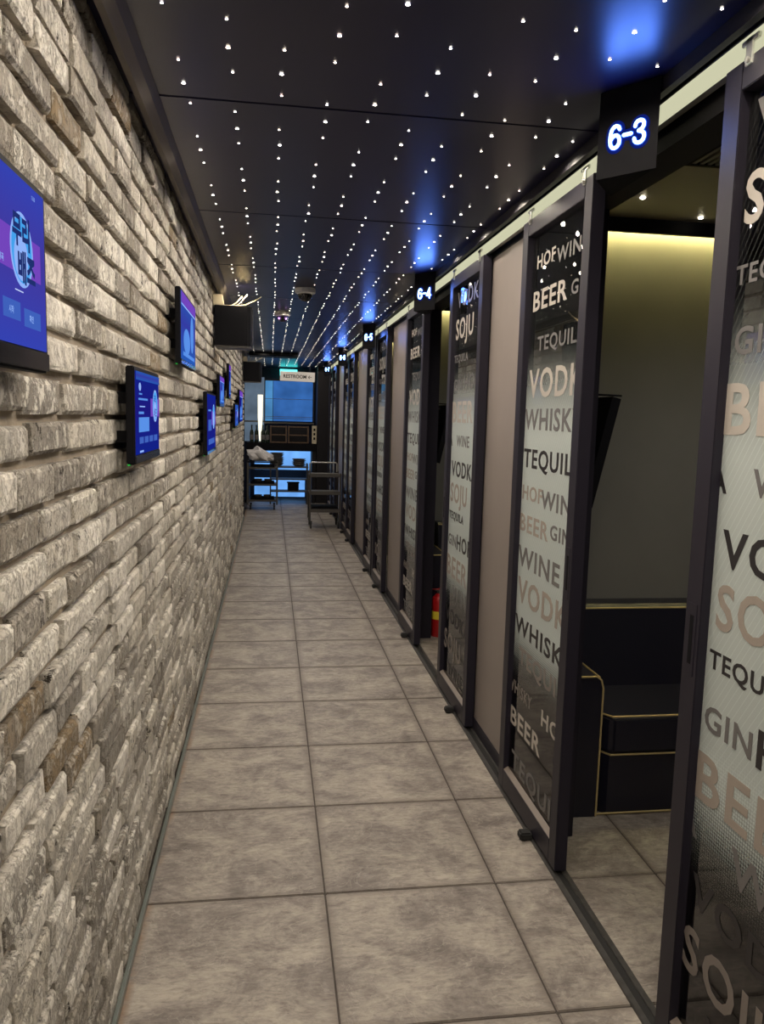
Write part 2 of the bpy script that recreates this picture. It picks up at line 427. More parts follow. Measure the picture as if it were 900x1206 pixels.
# ---- edge strip at the foot of the brick wall, cornice at its top
single('baseboard_left', lambda b: box(b, -.398, -.386, Y0, 12.15, 0, .028, .002), M_EDGE, (0, 0, 0),
       'thin grey-green metal edge strip along the foot of the brick wall', 'baseboard', kind='structure')
def cornice(b):
    prism(b, [(-.372, 2.462), (-.352, 2.455), (-.330, 2.470), (-.318, 2.5), (-.372, 2.5)], 'Y', Y0, 12.15)
single('trim_1', cornice, M_CORN, (0, 0, 0), 'taupe cornice moulding between brick wall and black ceiling', 'trim', kind='structure')
# ---- ceiling of glossy black panels
ceiling = single('ceiling', lambda b: box(b, -.62, 1.24, Y0, YE, HC+.012, HC+.08), M_DARK, (0, 0, 0),
                 'glossy black panelled ceiling dotted with tiny star lamps', 'ceiling', kind='structure')
PY = 1.252
bm = bmesh.new(); box(bm, -.56, 1.09, -PY/2+.003, PY/2-.003, 0, .014, .002); cpm = to_mesh(bm, 'ceiling_panel', M_CEIL)
for k in range(-3, 11):
    o = link('ceiling_panel', cpm, ceiling, (0, 2.376+(k+.5)*PY, HC+random.uniform(0, .0008)))
    o.rotation_euler = (random.uniform(-.0007, .0007), random.uniform(-.0007, .0007), 0)
# ---- star lamps
def star_mesh(r):
    bm = bmesh.new(); n = 6
    a = [bm.verts.new((r*math.cos(k*2*math.pi/n), r*math.sin(k*2*math.pi/n), 0)) for k in range(n)]
    c = bm.verts.new((0, 0, -.0004))
    for k in range(n): bm.faces.new((a[k], c, a[(k+1) % n]))
    bmesh.ops.recalc_face_normals(bm, faces=bm.faces[:])
    me = bpy.data.meshes.new('star_lamp'); bm.to_mesh(me); bm.free(); me.materials.append(M_STAR); return me
SM = [star_mesh(.0038), star_mesh(.0056)]
ORD = ['first row beside the brick wall', 'second row from the brick wall', 'third row from the brick wall', 'fourth row from the brick wall',
       'middle row of the ceiling', 'fourth row from the door signs', 'third row from the door signs', 'second row from the door signs', 'row just beside the door signs', 'row above the door signs']
row_c = [2.273, 2.044, 2.166, 1.931, 2.313, 2.080, 2.196, 1.937, 2.328, 2.064]
stars = []
for i in range(10):
    x = -.240 + i*.1315
    c = row_c[i] - 6*.5455; cl = -7
    while c < 14.6:
        cl += 1
        for d in (-1, 0, 1):
            y = c + d*.1365 + random.uniform(-.004, .004)
            if y > -1.2: stars.append((x+random.uniform(-.004, .004), y, d, i, cl))
        c += .5455
def star_seen(s):
    q = project((s[0], s[1], HC))
    if not q or not (-2 < q[0] < 902 and -2 < q[1] < 1208): return 1e9
    return q[2]
stars.sort(key=star_seen)
sv, sf = [], []
NTH = 'first second third fourth fifth sixth seventh eighth ninth tenth eleventh twelfth thirteenth fourteenth fifteenth sixteenth'.split()
first_cl = {}
for st in stars[:300]: first_cl[st[3]] = min(first_cl.get(st[3], 99), st[4])
for n, (x, y, d, i, cl) in enumerate(stars):
    big = d == 0
    if n < 300:
        o = link('star_lamp', SM[1 if big else 0], None, (x, y, HC-.0012))
        tag(o, '%s star lamp of the %s cluster, %s' % (('nearer', 'brighter middle', 'farther')[d+1], NTH[cl-first_cl[i]], ORD[i]), 'ceiling lamp', 'star lamps, %s' % ORD[i])
    else:
        b0 = len(sv); r = .0056 if big else .0038
        sv += [(x+r*math.cos(k*math.pi/3), y+r*math.sin(k*math.pi/3), HC-.0012) for k in range(6)] + [(x, y, HC-.0016)]
        sf += [(b0+k, b0+6, b0+(k+1) % 6) for k in range(6)]
me = bpy.data.meshes.new('star_lamp_field'); me.from_pydata(sv, [], sf); me.materials.append(M_STAR)
tag(link('star_lamp_field', me), 'distant rows of tiny star lamps toward the end of the ceiling', 'ceiling lamps', kind='stuff')

BEAMS = []
for k in (1., .72, .48):
    bl = bpy.data.lights.new('star_beam', 'SPOT'); bl.energy = STAR_W*k; bl.color = (1, .88, .73); bl.spot_size = math.radians(165); bl.spot_blend = .55; bl.shadow_soft_size = .008
    BEAMS.append(bl)
for (x, y, d, i, cl) in stars:
    if d == 0:
        o = bpy.data.objects.new('star_beam', BEAMS[0 if y < 4.2 else 1 if y < 6.6 else 2]); COL.objects.link(o); o.location = (x, y, HC-.012)

# ================================================================== RIGHT SIDE: rooms and sliding doors
P = 2.745; YC0 = 2.11
ROOMS = [YC0 + k*P for k in range(5)]
HEAD_Z = 2.40
# header over the doors
single('trim_2', lambda b: box(b, .985, 1.005, Y0, 14.3, 2.462, 2.5), M_DARK, (0, 0, 0), 'black header fascia above the door rail', 'trim', kind='structure')
single('trim_3', lambda b: box(b, 1.078, 1.20, Y0, 14.3, 2.375, 2.412), M_DARK, (0, 0, 0), 'black lintel under the pale rail channel', 'trim', kind='structure')
single('trim_4', lambda b: box(b, 1.092, 1.20, Y0, 14.3, 2.412, 2.53), M_DARK, (0, 0, 0), 'black boxing behind the pale rail channel', 'trim', kind='structure')
single('lit_channel', lambda b: box(b, 1.024, 1.034, Y0, 14.3, 2.420, 2.464), M_STRIP, (0, 0, 0),
       'long pale yellow channel above the sliding doors, its lit look painted as glow', 'strip light')
single('door_rail', lambda b: (box(b, 1.036, 1.060, Y0, 14.3, 2.424, 2.464), box(b, 1.026, 1.0365, Y0, 14.3, 2.4645, 2.47)), M_ALU, (0, 0, 0),
       'thin aluminium hanging rail running above all the sliding doors', 'rail')
# floor track
tr_o = single('floor_track', lambda b: box(b, 1.014, 1.076, Y0, 14.3, -.02, .0015), M_TRACK, (0, 0, 0), 'grey metal sliding door track set into the tiles', 'door track')
for (a, c) in ((1.014, 1.034), (1.056, 1.076)):
    bpart('track_lip', M_TRACK, tr_o, a, c, Y0, 14.3, .0015, .007, .0015)
bpart('track_groove', M_RUB, tr_o, 1.035, 1.055, Y0, 14.3, .0016, .0024)
# fixed wall segments between the openings, with a taupe panel and dark jambs
HALF = .62
segs = [(Y0, ROOMS[0]-HALF)] + [(ROOMS[k]+HALF, ROOMS[k+1]-HALF) for k in range(4)] + [(ROOMS[4]+HALF, 14.3)]
wr = thing('wall_right', (1.13, 0, 0), 'dark partition wall with taupe panels between the karaoke rooms', 'wall', kind='structure')
pan = [(.2, 1.0), (3.205, 3.80), (5.965, 6.90), (8.50, 9.66), (11.1, 12.35), (14.0, 14.3)]
for k, (a, c) in enumerate(segs):
    bpart('wall_core', M_DARK, wr, -.045, .05, a+.02, c-.02, 0, 2.376)
    for yy in (a, c-.02): bpart('door_jamb', M_FRAME, wr, -.048, .06, yy, yy+.02, 0, 2.376, .002)
    pa, pc = pan[k]
    bpart('taupe_panel', M_BEIGE, wr, -.058, -.044, pa, pc, .065, 2.40, .001)
    bpart('skirting', M_FRAME, wr, -.064, -.044, pa, pc, 0, .065, .002)
wr_z = None
# ---- sliding doors
W = .70; ST = .066; TH = .045
GY0, GY1, GZ0, GZ1 = .066, W-.066, .105, 2.352
def words_mesh(lst):
    out = []
    for (s, s0, z0, h, col, xs) in lst:
        me = text_mesh(s, h, bold=.018, xs=xs, track=1.12, depth=.0008, mat=col, clip=(max(-.0001, -s0)+.0001, GY1-GY0-s0-.002))
        if len(me.polygons): out.append((me, s0, z0))
    return out
M_PTAUPE = plain('print_taupe', (.19, .165, .15), .45)
TP = M_PTAUPE
K, T, G, LT = M_PBLACK, M_PTAN, M_PGREY, M_PLIGHT
PR1 = words_mesh([('VODKA', .03, 2.235, .09, G, 1.2), ('SOJU', .012, 2.026, .149, LT, 1.05), ('TEQUILA', .0, 1.925, .052, G, 1.15), ('GIN', .015, 1.777, .063, G, 1.2), ('HOF', .25, 1.775, .085, G, 1.2),
    ('BEER', .0, 1.598, .117, LT, 1.2), ('TEQUILA', -.375, 1.452, .066, K, 1.2), ('WINE', .125, 1.466, .061, G, 1.2), ('VODKA', .03, 1.293, .089, K, 1.2), ('SOJU', .028, 1.111, .144, T, 1.05),
    ('TEQUILA', .015, 1.038, .054, K, 1.2), ('GIN', .015, .894, .063, G, 1.2), ('HOF', .218, .888, .088, K, 1.2), ('BEER', .0, .714, .119, T, 1.2), ('TEQUILA', -.475, .598, .081, G, 1.2),
    ('WINE', .16, .59, .087, G, 1.2), ('VODKA', .02, .444, .084, K, 1.2), ('SOJU', .0, .232, .153, TP, 1.05), ('WINE', .115, .143, .075, K, 1.2)])
PR2 = words_mesh([('HOF', .06, 2.214, .053, LT, 1.33), ('WINE', .275, 2.197, .055, G, 1.39), ('BEER', .035, 2.052, .077, LT, 1.45), ('GIN', .435, 2.06, .051, G, 1.39), ('TEQUILA', .11, 1.881, .067, G, 1.39),
    ('VODKA', .03, 1.709, .115, LT, 1.16), ('WHISKY', .0, 1.582, .085, G, 1.28), ('TEQUILA', .01, 1.414, .092, K, 1.33), ('HOF', .015, 1.296, .06, T, 1.39), ('WINE', .238, 1.284, .07, G, 1.45),
    ('BEER', .0, 1.164, .071, T, 1.45), ('GIN', .355, 1.179, .057, G, 1.39), ('WINE', .0, 1.016, .085, G, 1.45), ('VODKA', .015, .863, .108, T, 1.22), ('WHISKY', .0, .73, .077, K, 1.51),
    ('TEQUILA', .07, .596, .086, TP, 1.39), ('WHISKY', -.05, .464, .054, TP, 1.0), ('BEER', .0, .321, .078, LT, 1.45), ('HOF', .366, .454, .064, LT, 1.39), ('TEQUILA', .04, .122, .095, G, 1.39)])
def bmesh_of(fn, name, mat, smooth=False):
    bm = bmesh.new(); fn(bm); return to_mesh(bm, name, mat, smooth)
DM = {
 'stile_n': bmesh_of(lambda b: box(b, 0, TH, 0, ST, .018, 2.414, .002), 'stile', M_FRAME),
 'stile_f': bmesh_of(lambda b: box(b, 0, TH, W-ST, W, .018, 2.414, .002), 'stile', M_FRAME),
 'top': bmesh_of(lambda b: box(b, 0, TH, ST, W-ST, GZ1, 2.414, .002), 'top_rail', M_FRAME),
 'bot': bmesh_of(lambda b: box(b, 0, TH, ST, W-ST, .018, GZ0, .002), 'bottom_rail', M_FRAME),
 'bead': bmesh_of(lambda b: prism(b, [(.002, GZ0), (.022, GZ0), (.022, GZ0+.012)], 'Y', ST, W-ST), 'glazing_bead', M_BEAD),
 'glass': bmesh_of(lambda b: box(b, .024, .029, GY0-.004, GY1+.004, GZ0-.004, GZ1+.004), 'glass_pane', M_GLASS),
 'film': bmesh_of(lambda b: [b.faces.new([b.verts.new(q) for q in ((.0238, GY0, GZ0), (.0238, GY1, GZ0), (.0238, GY1, GZ1), (.0238, GY0, GZ1))])], 'frosted_film', M_FILM),
 'guide': bmesh_of(lambda b: (box(b, -.050, -.002, -.022, .022, .004, .034, .006), tube(b, [(-.03, 0, .004), (-.03, 0, .0)], .016)), 'floor_guide', M_RUB),
 'hanger': bmesh_of(lambda b: (box(b, -.004, .001, -.012, .012, 2.395, 2.452, .001), box(b, -.004, .006, -.03, .03, 2.440, 2.452, .002), lathe(b, [(.004, -.010), (.007, -.009), (.007, -.004), (.004, -.0035)], (0, 0, 2.405), 10, 'X')), 'roller_hanger', M_ALU),
 'plate': bmesh_of(lambda b: (box(b, -.0015, .002, -.019, .019, -.09, .09, .001)), 'pull_plate', M_FRAME),
 'slot': bmesh_of(lambda b: box(b, -.0022, .001, -.009, .009, -.062, .062, .003), 'pull_recess', M_BLACK),
}
def sliding_door(n, y_near, prints, pull_far, label, detail=True):
    d = thing('door_%d' % n, (DX, y_near, 0), label, 'door', 'sliding glass doors along the corridor', 'structure')
    for nm, key in (('stile', 'stile_n'), ('stile', 'stile_f'), ('top_rail', 'top'), ('bottom_rail', 'bot'), ('glazing_bead', 'bead')): link(nm, DM[key], d)
    g = link('glass_pane', DM['glass'], d)
    link('frosted_film', DM['film'], g)
    for me, s0, z0 in prints:
        o = bpy.data.objects.new('printed_word', me); COL.objects.link(o); o.parent = g
        o.matrix_basis = Matrix.Translation((.0234, GY1 - s0, z0)) @ ROT_DOOR
    link('floor_guide', DM['guide'], d, (0, .25, 0))
    link('floor_guide', DM['guide'], d, (0, W-.05, 0)) if n == 99 else None
    for yy in (.07, W-.09): link('roller_hanger', DM['hanger'], d, (0, yy, 0))
    yp = W-ST/2 if pull_far else ST/2
    p = link('pull_plate', DM['plate'], d, (0, yp, 1.10)); link('pull_recess', DM['slot'], p)
    return d
R0, R1, R2, R3, R4 = ROOMS
sliding_door(1, 1.045, PR1, True, 'nearest sliding glass door with large drink lettering, right beside the camera')
sliding_door(2, 2.480, PR2, False, 'sliding glass door with drink lettering, just beyond the open room marked 6-3')
sliding_door(3, 3.785, PR1, True, 'sliding glass door with drink lettering, just before the slightly open room marked 6-4')
sliding_door(4, 5.255, PR2, False, 'sliding glass door just beyond the slightly open room marked 6-4')
sliding_door(5, 6.925, PR1, True, 'nearer leaf of the closed glass door pair under the third lit sign')
sliding_door(6, 7.70, PR2, False, 'farther leaf of the closed glass door pair under the third lit sign')
sliding_door(7, 9.67, PR1, True, 'nearer leaf of the closed glass door pair under the fourth lit sign')
sliding_door(8, 10.39, PR2, False, 'farther leaf of the closed glass door pair under the fourth lit sign')
sliding_door(9, 12.39, PR1, True, 'nearer leaf of the closed glass door pair under the last lit sign')
sliding_door(10, 13.10, PR2, False, 'farther leaf of the closed glass door pair under the last lit sign')

# ---- lit room number signs: a wedge hanging from the header
GLYPH = {'6': [[(.50, .80), (.45, .91), (.34, .965), (.23, .945), (.13, .84), (.075, .66), (.06, .42), (.09, .20), (.18, .07), (.30, .035), (.42, .08), (.505, .20), (.515, .34), (.47, .48), (.38, .56), (.27, .57), (.16, .51), (.085, .40)]],
 '3': [[(.07, .76), (.10, .87), (.18, .945), (.29, .965), (.41, .93), (.475, .83), (.47, .70), (.40, .60), (.24, .535), (.40, .485), (.50, .38), (.515, .25), (.47, .13), (.38, .055), (.27, .035), (.15, .07), (.08, .15), (.055, .25)]],
 '4': [[(.41, .0), (.41, .97), (.04, .27), (.56, .27)]], '5': [[(.49, .95), (.15, .95), (.10, .52), (.20, .60), (.33, .61), (.45, .52), (.51, .36), (.48, .18), (.38, .06), (.26, .035), (.13, .08), (.05, .22)]],
 '7': [[(.04, .95), (.53, .95), (.36, .6), (.25, .3), (.21, .0)]], '-': [[(.05, .5), (.40, .5)]]}
def stroke_text(s, h, hw, depth, mat):
    """bold sans digits drawn as rounded strokes, centred on x"""
    adv = {'-': .50}; x = 0; bm = bmesh.new()
    tot = sum(adv.get(c, .66) for c in s) - .1
    for c in s:
        for path in GLYPH[c]:
            pts = [Vector((p[0]+x-tot/2, p[1], 0)) for p in path]
            for i, p in enumerate(pts):                       # round joints
                bm.faces.new([bm.verts.new((p + Vector((hw*math.cos(k*math.pi/5), hw*math.sin(k*math.pi/5), 0)))*h) for k in range(10)])
                if i:
                    q = pts[i-1]; n = (p-q).normalized(); n = Vector((-n.y, n.x, 0))*hw
                    bm.faces.new([bm.verts.new(v*h) for v in (q-n, p-n, p+n, q+n)])
        x += adv.get(c, .66)
    r = bmesh.ops.extrude_face_region(bm, geom=bm.faces[:])
    for v in [g for g in r['geom'] if isinstance(g, bmesh.types.BMVert)]: v.co.z += depth
    return to_mesh(bm, 'room_number', mat)
def sign(yc, s, label):
    t = thing('room_sign', (.995, yc, 2.375), label, 'sign', 'lit room number signs')
    part('sign_box', lambda b: prism(b, [(-.016, -.135), (-.12, 0), (-.016, .135)], 'Z', -.10, .124), M_SIGNBOX, t)
    # face: apex (-.12,0) -> (-.016,-.135)
    ex = Vector((.104, -.135, 0)).normalized(); ez = Vector((0, 0, 1)); en = ex.cross(ez)
    mid = Vector((-.068, -.0675, 0))
    R = Matrix((ex, ez, en)).transposed().to_4x4()
    h = .060
    halo = stroke_text(s, h, .112, .0004, M_HALO); halo2 = stroke_text(s, h, .24, .0002, M_HALO2); dig = stroke_text(s, h, .072, .003, M_SIGN)
    for nm, me, dz, up in (('digit_halo', halo2, .0003, 0), ('digit_halo', halo, .0006, 0), ('room_number', dig, .002, 0)):
        o = bpy.data.objects.new(nm, me); COL.objects.link(o); o.parent = t
        o.matrix_basis = Matrix.Translation(mid + en*dz + Vector((0, 0, -.030+up))) @ R
    sl = bpy.data.lights.new('sign_lamp', 'AREA'); sl.shape = 'RECTANGLE'; sl.size = .14; sl.size_y = .09; sl.energy = SIGN_W; sl.color = (.085, .22, 1)
    lo_ = bpy.data.objects.new('sign_lamp', sl); COL.objects.link(lo_); lo_.parent = t
    lo_.matrix_basis = Matrix.Translation(mid + en*.008) @ Matrix((ex, (-en).cross(ex), -en)).transposed().to_4x4()
    return t
for k, (s, lb) in enumerate((('6-3', 'largest blue lit sign reading 6-3 above the open doorway'), ('6-4', 'blue lit sign reading 6-4 above the slightly open doorway'),
        ('6-5', 'small blue lit sign, third along the corridor'), ('6-6', 'small blue lit sign, fourth along the corridor'), ('6-7', 'tiniest blue lit sign, last along the corridor'))):
    sign(ROOMS[k], s, lb)

# ---- room shells
RX1 = 3.2
def room_shell(k, yc):
    nm = k+1
    far, near = yc + P/2, yc - P/2
    if k == 0:
        single('wall_room_near', lambda b: box(b, 1.18, RX1+.08, near-.04, near+.04, 0, 2.6), M_ROOM, (0, 0, 0), 'grey partition on the near side of the open room', 'wall', kind='structure')
    which = ['between the open rooms 6-3 and 6-4', 'at the far side of room 6-4', 'at the far side of the third room', 'at the far side of the fourth room', 'at the far side of the last room'][k]
    single('wall_room_%d' % nm, lambda b: box(b, 1.18, RX1+.08, far-.04, far+.04, 0, 2.6), M_ROOM, (0, 0, 0), 'olive grey partition wall ' + which, 'wall', kind='structure')
    place = ['room 6-3', 'room 6-4', 'the third room', 'the fourth room', 'the last room'][k]
    single('wall_back_%d' % nm, lambda b: box(b, RX1, RX1+.08, near+.04, far-.04, 0, 2.6), M_ROOM, (0, 0, 0), 'olive grey back wall of ' + place, 'wall', kind='structure')
    cl = single('ceiling_room_%d' % nm, lambda b: box(b, 1.2, RX1, near+.04, far-.04, 2.522, 2.58), M_ROOMC, (0, 0, 0), 'dim speckled ceiling inside ' + place, 'ceiling', kind='structure')
    single('trim_%d' % (10+k), lambda b: box(b, 1.2, RX1, far-.105, far-.088, 2.462, 2.522), M_BLACK, (0, 0, 0), 'black cornice hiding the yellow cove light in ' + place, 'trim', kind='structure')
    single('cove_light', lambda b: box(b, 1.24, RX1-.05, far-.080, far-.068, 2.500, 2.508), M_COVE, (0, 0, 0), 'yellow LED tape along the cornice of ' + place, 'strip light', 'cove lights in the rooms')
for k, yc in enumerate(ROOMS): room_shell(k, yc)
# extras of the ceiling of room 6-3
def grille(b):
    for i in range(14):
        x = 1.55 + i*.026; box(b, x, x+.012, 2.15, 2.75, 2.512, 2.520)
gr = thing('ceiling_grille', (1.62, 2.30, 2.515), 'dark slatted air grille in the ceiling of room 6-3', 'air vent')
for i in range(14): bpart('slat', M_STEEL, gr, -.2+i*.028, -.186+i*.028, -.3, .3, -.010, -.001)
part('grille_frame', lambda b: (box(b, -.225, -.205, -.32, .32, -.012, .006), box(b, .20, .22, -.32, .32, -.012, .006), box(b, -.205, .20, -.32, -.302, -.012, .006), box(b, -.205, .20, .302, .32, -.012, .006)), M_BLACK, gr)
bm = bmesh.new(); lathe(bm, [(.010, 0), (.010, -.004), (.006, -.006)], seg=10); dl = to_mesh(bm, 'room_lamp', emit('room_lamp', (1, .9, .7), 25))
for i, (x, y) in enumerate(((1.474, 3.068), (1.856, 3.294), (1.342, 2.757))):
    tag(link('room_lamp', dl, None, (x, y, 2.5215)), ['tiny lamp in the ceiling of room 6-3 near the cornice', 'tiny lamp in the ceiling of room 6-3 by the far door post', 'tiny lamp in the ceiling of room 6-3 below the sign'][i], 'ceiling lamp', 'lamps in the ceiling of room 6-3')

for k in range(3):
    rl = bpy.data.lights.new('room_fill_spot', 'SPOT'); rl.energy = 20; rl.color = (1, .95, .88); rl.spot_size = math.radians(150); rl.spot_blend = .8; rl.shadow_soft_size = .03  # added fill spot that brightens the room and its sofa
    o = bpy.data.objects.new('room_fill_spot', rl); COL.objects.link(o); o.location = (2.1, ROOMS[k]+.2, 2.50)
# ---- sofas
def sofa(yc, label):
    fy = yc + .76; by = yc + P/2 - .045; x0 = 1.345; x1 = 3.1
    t = thing('sofa', (1.2, fy, 0), label, 'sofa', 'black leather room sofas')
    D = by - fy
    X = lambda v: v - 1.2
    part('seat_base', lambda b: prism(b, [(X(x0), D), (X(x0), .085), (X(x0)+.05, .012), (X(x1), .012), (X(x1), D)], 'Z', 0, .262), M_LEATH, t)
    def cushion(b):
        prism(b, [(X(x0), D-.12), (X(x0), .075), (X(x0)+.05, .0), (X(x1), .0), (X(x1), D-.12)], 'Z', .264, .425)
        bmesh.ops.bevel(b, geom=b.edges[:], offset=.016, segments=3, affect='EDGES', clamp_overlap=True)
    part('seat_cushion', cushion, M_LEATH, t, smooth=True)
    part('backrest', lambda b: prism(b, [(D-.20, .40), (D-.13, .765), (D-.10, .785), (D, .785), (D, .40)], 'X', X(x0), X(x1)), M_LEATH, t)
    prof = [(0, 0), (.145, 0), (.145, .55), (.135, .585), (.115, .60), (0, .60)]
    part('arm', lambda b: prism(b, prof, 'Y', 0, D), M_LEATH, t)
    r = .0042
    part('piping', lambda b: tube(b, [(X(x0)+.004, .078, .425), (X(x0)+.052, .006, .425), (X(x1), .004, .425)], r), M_GOLD, t)
    part('piping', lambda b: tube(b, [(X(x0)+.004, .080, .262), (X(x0)+.052, .006, .262), (X(x1), .004, .262)], r), M_GOLD, t)
    part('piping', lambda b: tube(b, [(X(x0), .006, .008), (X(x1), .006, .008)], r), M_GOLD, t)
    part('piping', lambda b: tube(b, [(X(x0), D-.128, .77), (X(x1), D-.128, .77)], r), M_GOLD, t)
    part('piping', lambda b: tube(b, [(.145, -.002, .004), (.145, -.002, .55), (.135, -.002, .585), (.115, -.002, .60), (.0, -.002, .60)], r), M_GOLD, t)
    part('piping', lambda b: tube(b, [(.128, 0, .596), (.128, D, .596)], r), M_GOLD, t)
    return t
sofa(R0, 'black leather bench sofa with gold piping in the open room marked 6-3')
sofa(R1, 'black leather bench sofa with gold piping glimpsed in the room marked 6-4')
# ---- tilted room screens
def room_tv(yc, label):
    y0 = yc + .72
    t = thing('room_screen', (1.19, y0, 1.3), label, 'television', 'black screens inside the rooms')
    part('housing', lambda b: prism(b, [(.045, -.01), (.135, .41), (.100, .418), (.010, -.002)], 'Y', 0, .58), M_BLACK, t)
    bpart('wall_bracket', M_STEEL, t, -.008, .05, .24, .34, .12, .30); bpart('bracket_arm', M_STEEL, t, -.008, .115, .27, .31, .385, .40)
    part('screen', lambda b: prism(b, [(.050, .012), (.136, .40), (.138, .40), (.052, .012)], 'Y', .012, .568), M_BLACKGLOSS, t)
    part('top_arm', lambda b: tube(b, [(0, .01, .425), (.14, .01, .422)], .004), M_BLACK, t)
room_tv(R0, 'black tilted television on the inner wall of room 6-3')
room_tv(R1, 'black tilted television on the inner wall of room 6-4')
# ---- fire extinguisher
fx = thing('fire_extinguisher', (1.262, 5.545, 0), 'red fire extinguisher with yellow label standing inside the doorway of room 6-4', 'fire extinguisher')
part('cylinder', lambda b: lathe(b, [(.055, 0), (.060, .008), (.060, .265), (.052, .295), (.030, .315), (.018, .325)], seg=20), M_RED, fx, smooth=True)
lbm = part('label_band', lambda b: lathe(b, [(.0606, .135), (.0606, .195)], seg=20), M_YEL, fx, smooth=True)
part('valve', lambda b: (lathe(b, [(.018, .325), (.018, .345), (.012, .35)], seg=12), box(b, -.035, .03, -.008, .008, .345, .353)), M_STEEL, fx)
part('squeeze_handle', lambda b: (box(b, -.07, .02, -.007, .007, .352, .358), tube(b, [(-.02, 0, .352), (.03, 0, .372), (.075, 0, .388)], .006)), M_RED, fx)
part('hose', lambda b: tube(b, [(.02, 0, .335), (.055, .01, .325), (.072, .01, .27), (.073, .01, .16), (.070, .01, .09)], .008), M_RUB, fx)

# ================================================================== LEFT WALL: screens and speakers
def screen_bg(name, c0, c1, strength):
    m, nt, N, L, p = new_mat(name); N.remove(p)
    tc = N.new('ShaderNodeTexCoord'); s = N.new('ShaderNodeSeparateXYZ'); L.new(tc.outputs['Generated'], s.inputs[0])
    r = ramp(N, [(0, c0), (.55, c1), (1, c0)]); L.new(s.outputs[2], r.inputs[0])
    e = N.new('ShaderNodeEmission'); e.inputs[1].default_value = strength; L.new(r.outputs[0], e.inputs[0])
    L.new(e.outputs[0], N['Material Output'].inputs[0]); return m
S_PURP = screen_bg('screen_violet', (.035, .055, .44), (.055, .040, .33), 1.)
S_BLUE = screen_bg('screen_deep_blue', (.006, .016, .24), (.012, .010, .20), 1.)
S_MID = screen_bg('screen_mid_blue', (.02, .10, .45), (.035, .045, .36), 1.)
E_CYAN = emit('screen_cyan', (.06, .36, .85), 1.); E_PALE = emit('screen_pale', (.28, .45, .95), 1.); E_DARK = emit('screen_ink', (.015, .03, .16), 1.)
E_MAG = emit('screen_magenta', (.17, .06, .50), 1.); E_BTN = emit('screen_button', (.05, .12, .50), 1.); E_WHITE = emit('screen_white', (.55, .65, 1.), 1.)
E_SKY = emit('screen_sky', (.10, .28, .80), 1.); E_GREEN = emit('led_green', (.03, .5, .06), 1.)
def disc(b, cy, cz, ry, rz, x=0., seg=28):
    b.faces.new([b.verts.new((x, cy+ry*math.cos(2*math.pi*k/seg), cz+rz*math.sin(2*math.pi*k/seg))) for k in range(seg)])
def quad(b, y0, y1, z0, z1, x=0.):
    b.faces.new([b.verts.new(q) for q in ((x, y0, z0), (x, y1, z0), (x, y1, z1), (x, y0, z1))])
def wall_screen(y0, y1, z0, z1, bg, ui, label, depth=.036, tilt=0., bez=.012, chin=.02):
    k = -(WX+.012+depth)/.335      # sizes were taken at 0.335 m from the camera axis
    y0, y1, z0, z1 = y0*k, y1*k, CAM_H+(z0-CAM_H)*k, CAM_H+(z1-CAM_H)*k
    wd, hg = y1-y0, z1-z0
    t = thing('wall_screen', (WX+.012, y0, z0), label, 'television', 'blue screens on the brick wall')
    t.rotation_euler = (0, tilt, 0)
    bpart('housing', M_BLACK, t, depth-.022, depth, 0, wd, 0, hg, .003)
    for (u0, v0, v1) in ((.1, .22, .34), (.1, .62, .74), (.8, .3, .7)): bpart('wall_bracket', M_BLACK, t, -.03, depth-.026, wd*u0, wd*(u0+.06), hg*v0, hg*v1)
    bpart('lower_bezel', M_BLACKGLOSS, t, depth-.001, depth+.003, .004, wd-.004, .003, chin, .001)
    s = part('display', lambda b: box(b, depth-.001, depth+.0012, bez, wd-bez, chin+.003, hg-bez), bg, t)
    sw, sh = wd-2*bez, hg-bez-chin-.003
    U = lambda u: bez+u*sw
    Vv = lambda v: chin+.003+v*sh
    x = depth+.0022
    lay = 0
    for item in ui:
        kind = item[0]; lay += 1; xx = x + lay*.00012
        if kind == 'rect': part(item[1], lambda b: quad(b, U(item[2]), U(item[3]), Vv(item[4]), Vv(item[5]), xx), item[6], s)
        elif kind == 'disc': part(item[1], lambda b: disc(b, U(item[2]), Vv(item[3]), item[4]*sw, item[5]*sh, xx), item[6], s)
        else:
            me = text_mesh(item[2], item[5]*sh, bold=item[7], xs=item[8] if len(item) > 8 else 1., depth=0, mat=item[6])
            o = bpy.data.objects.new(item[1], me); COL.objects.link(o); o.parent = s
            o.matrix_basis = Matrix.Translation((xx, U(item[3]), Vv(item[4]))) @ ROT_LEFT
    part('standby_light', lambda b: box(b, depth-.02, depth-.013, .0, .008, -.002, .001), E_GREEN, t)
    return t
logo = lambda cu, cv, r, a: [('rect', 'banner', cu-2.1*r, cu+2.0*r, cv-.75*r*a, cv+.5*r*a, E_MAG), ('disc', 'logo_ring', cu, cv, r*1.15, r*a*1.15, E_PALE), ('disc', 'logo_disc', cu, cv, r*1.02, r*a*1.02, E_CYAN), ('disc', 'logo_glow', cu-.1*r, cv-.25*r*a, r*.7, r*a*.7, E_PALE)]
ui1 = logo(.745, .57, .098, 1.97) + [('text', 'logo_text', '무리', .655, .58, .20, E_DARK, .045, .95), ('text', 'logo_text', '배즈', .70, .37, .20, E_DARK, .045, .95),
      ('rect', 'button', .55, .71, .14, .25, E_BTN), ('rect', 'button', .745, .92, .12, .23, E_BTN), ('text', 'button_text', '확인', .80, .155, .045, E_PALE, .02), ('text', 'button_text', '시작', .60, .17, .045, E_PALE, .02),
      ('text', 'menu_text', '예약곡', .50, .44, .045, E_PALE, .02), ('rect', 'menu_line', .66, .74, .315, .322, E_WHITE), ('text', 'clock_text', '12:30', .85, .92, .025, E_PALE, .01)]
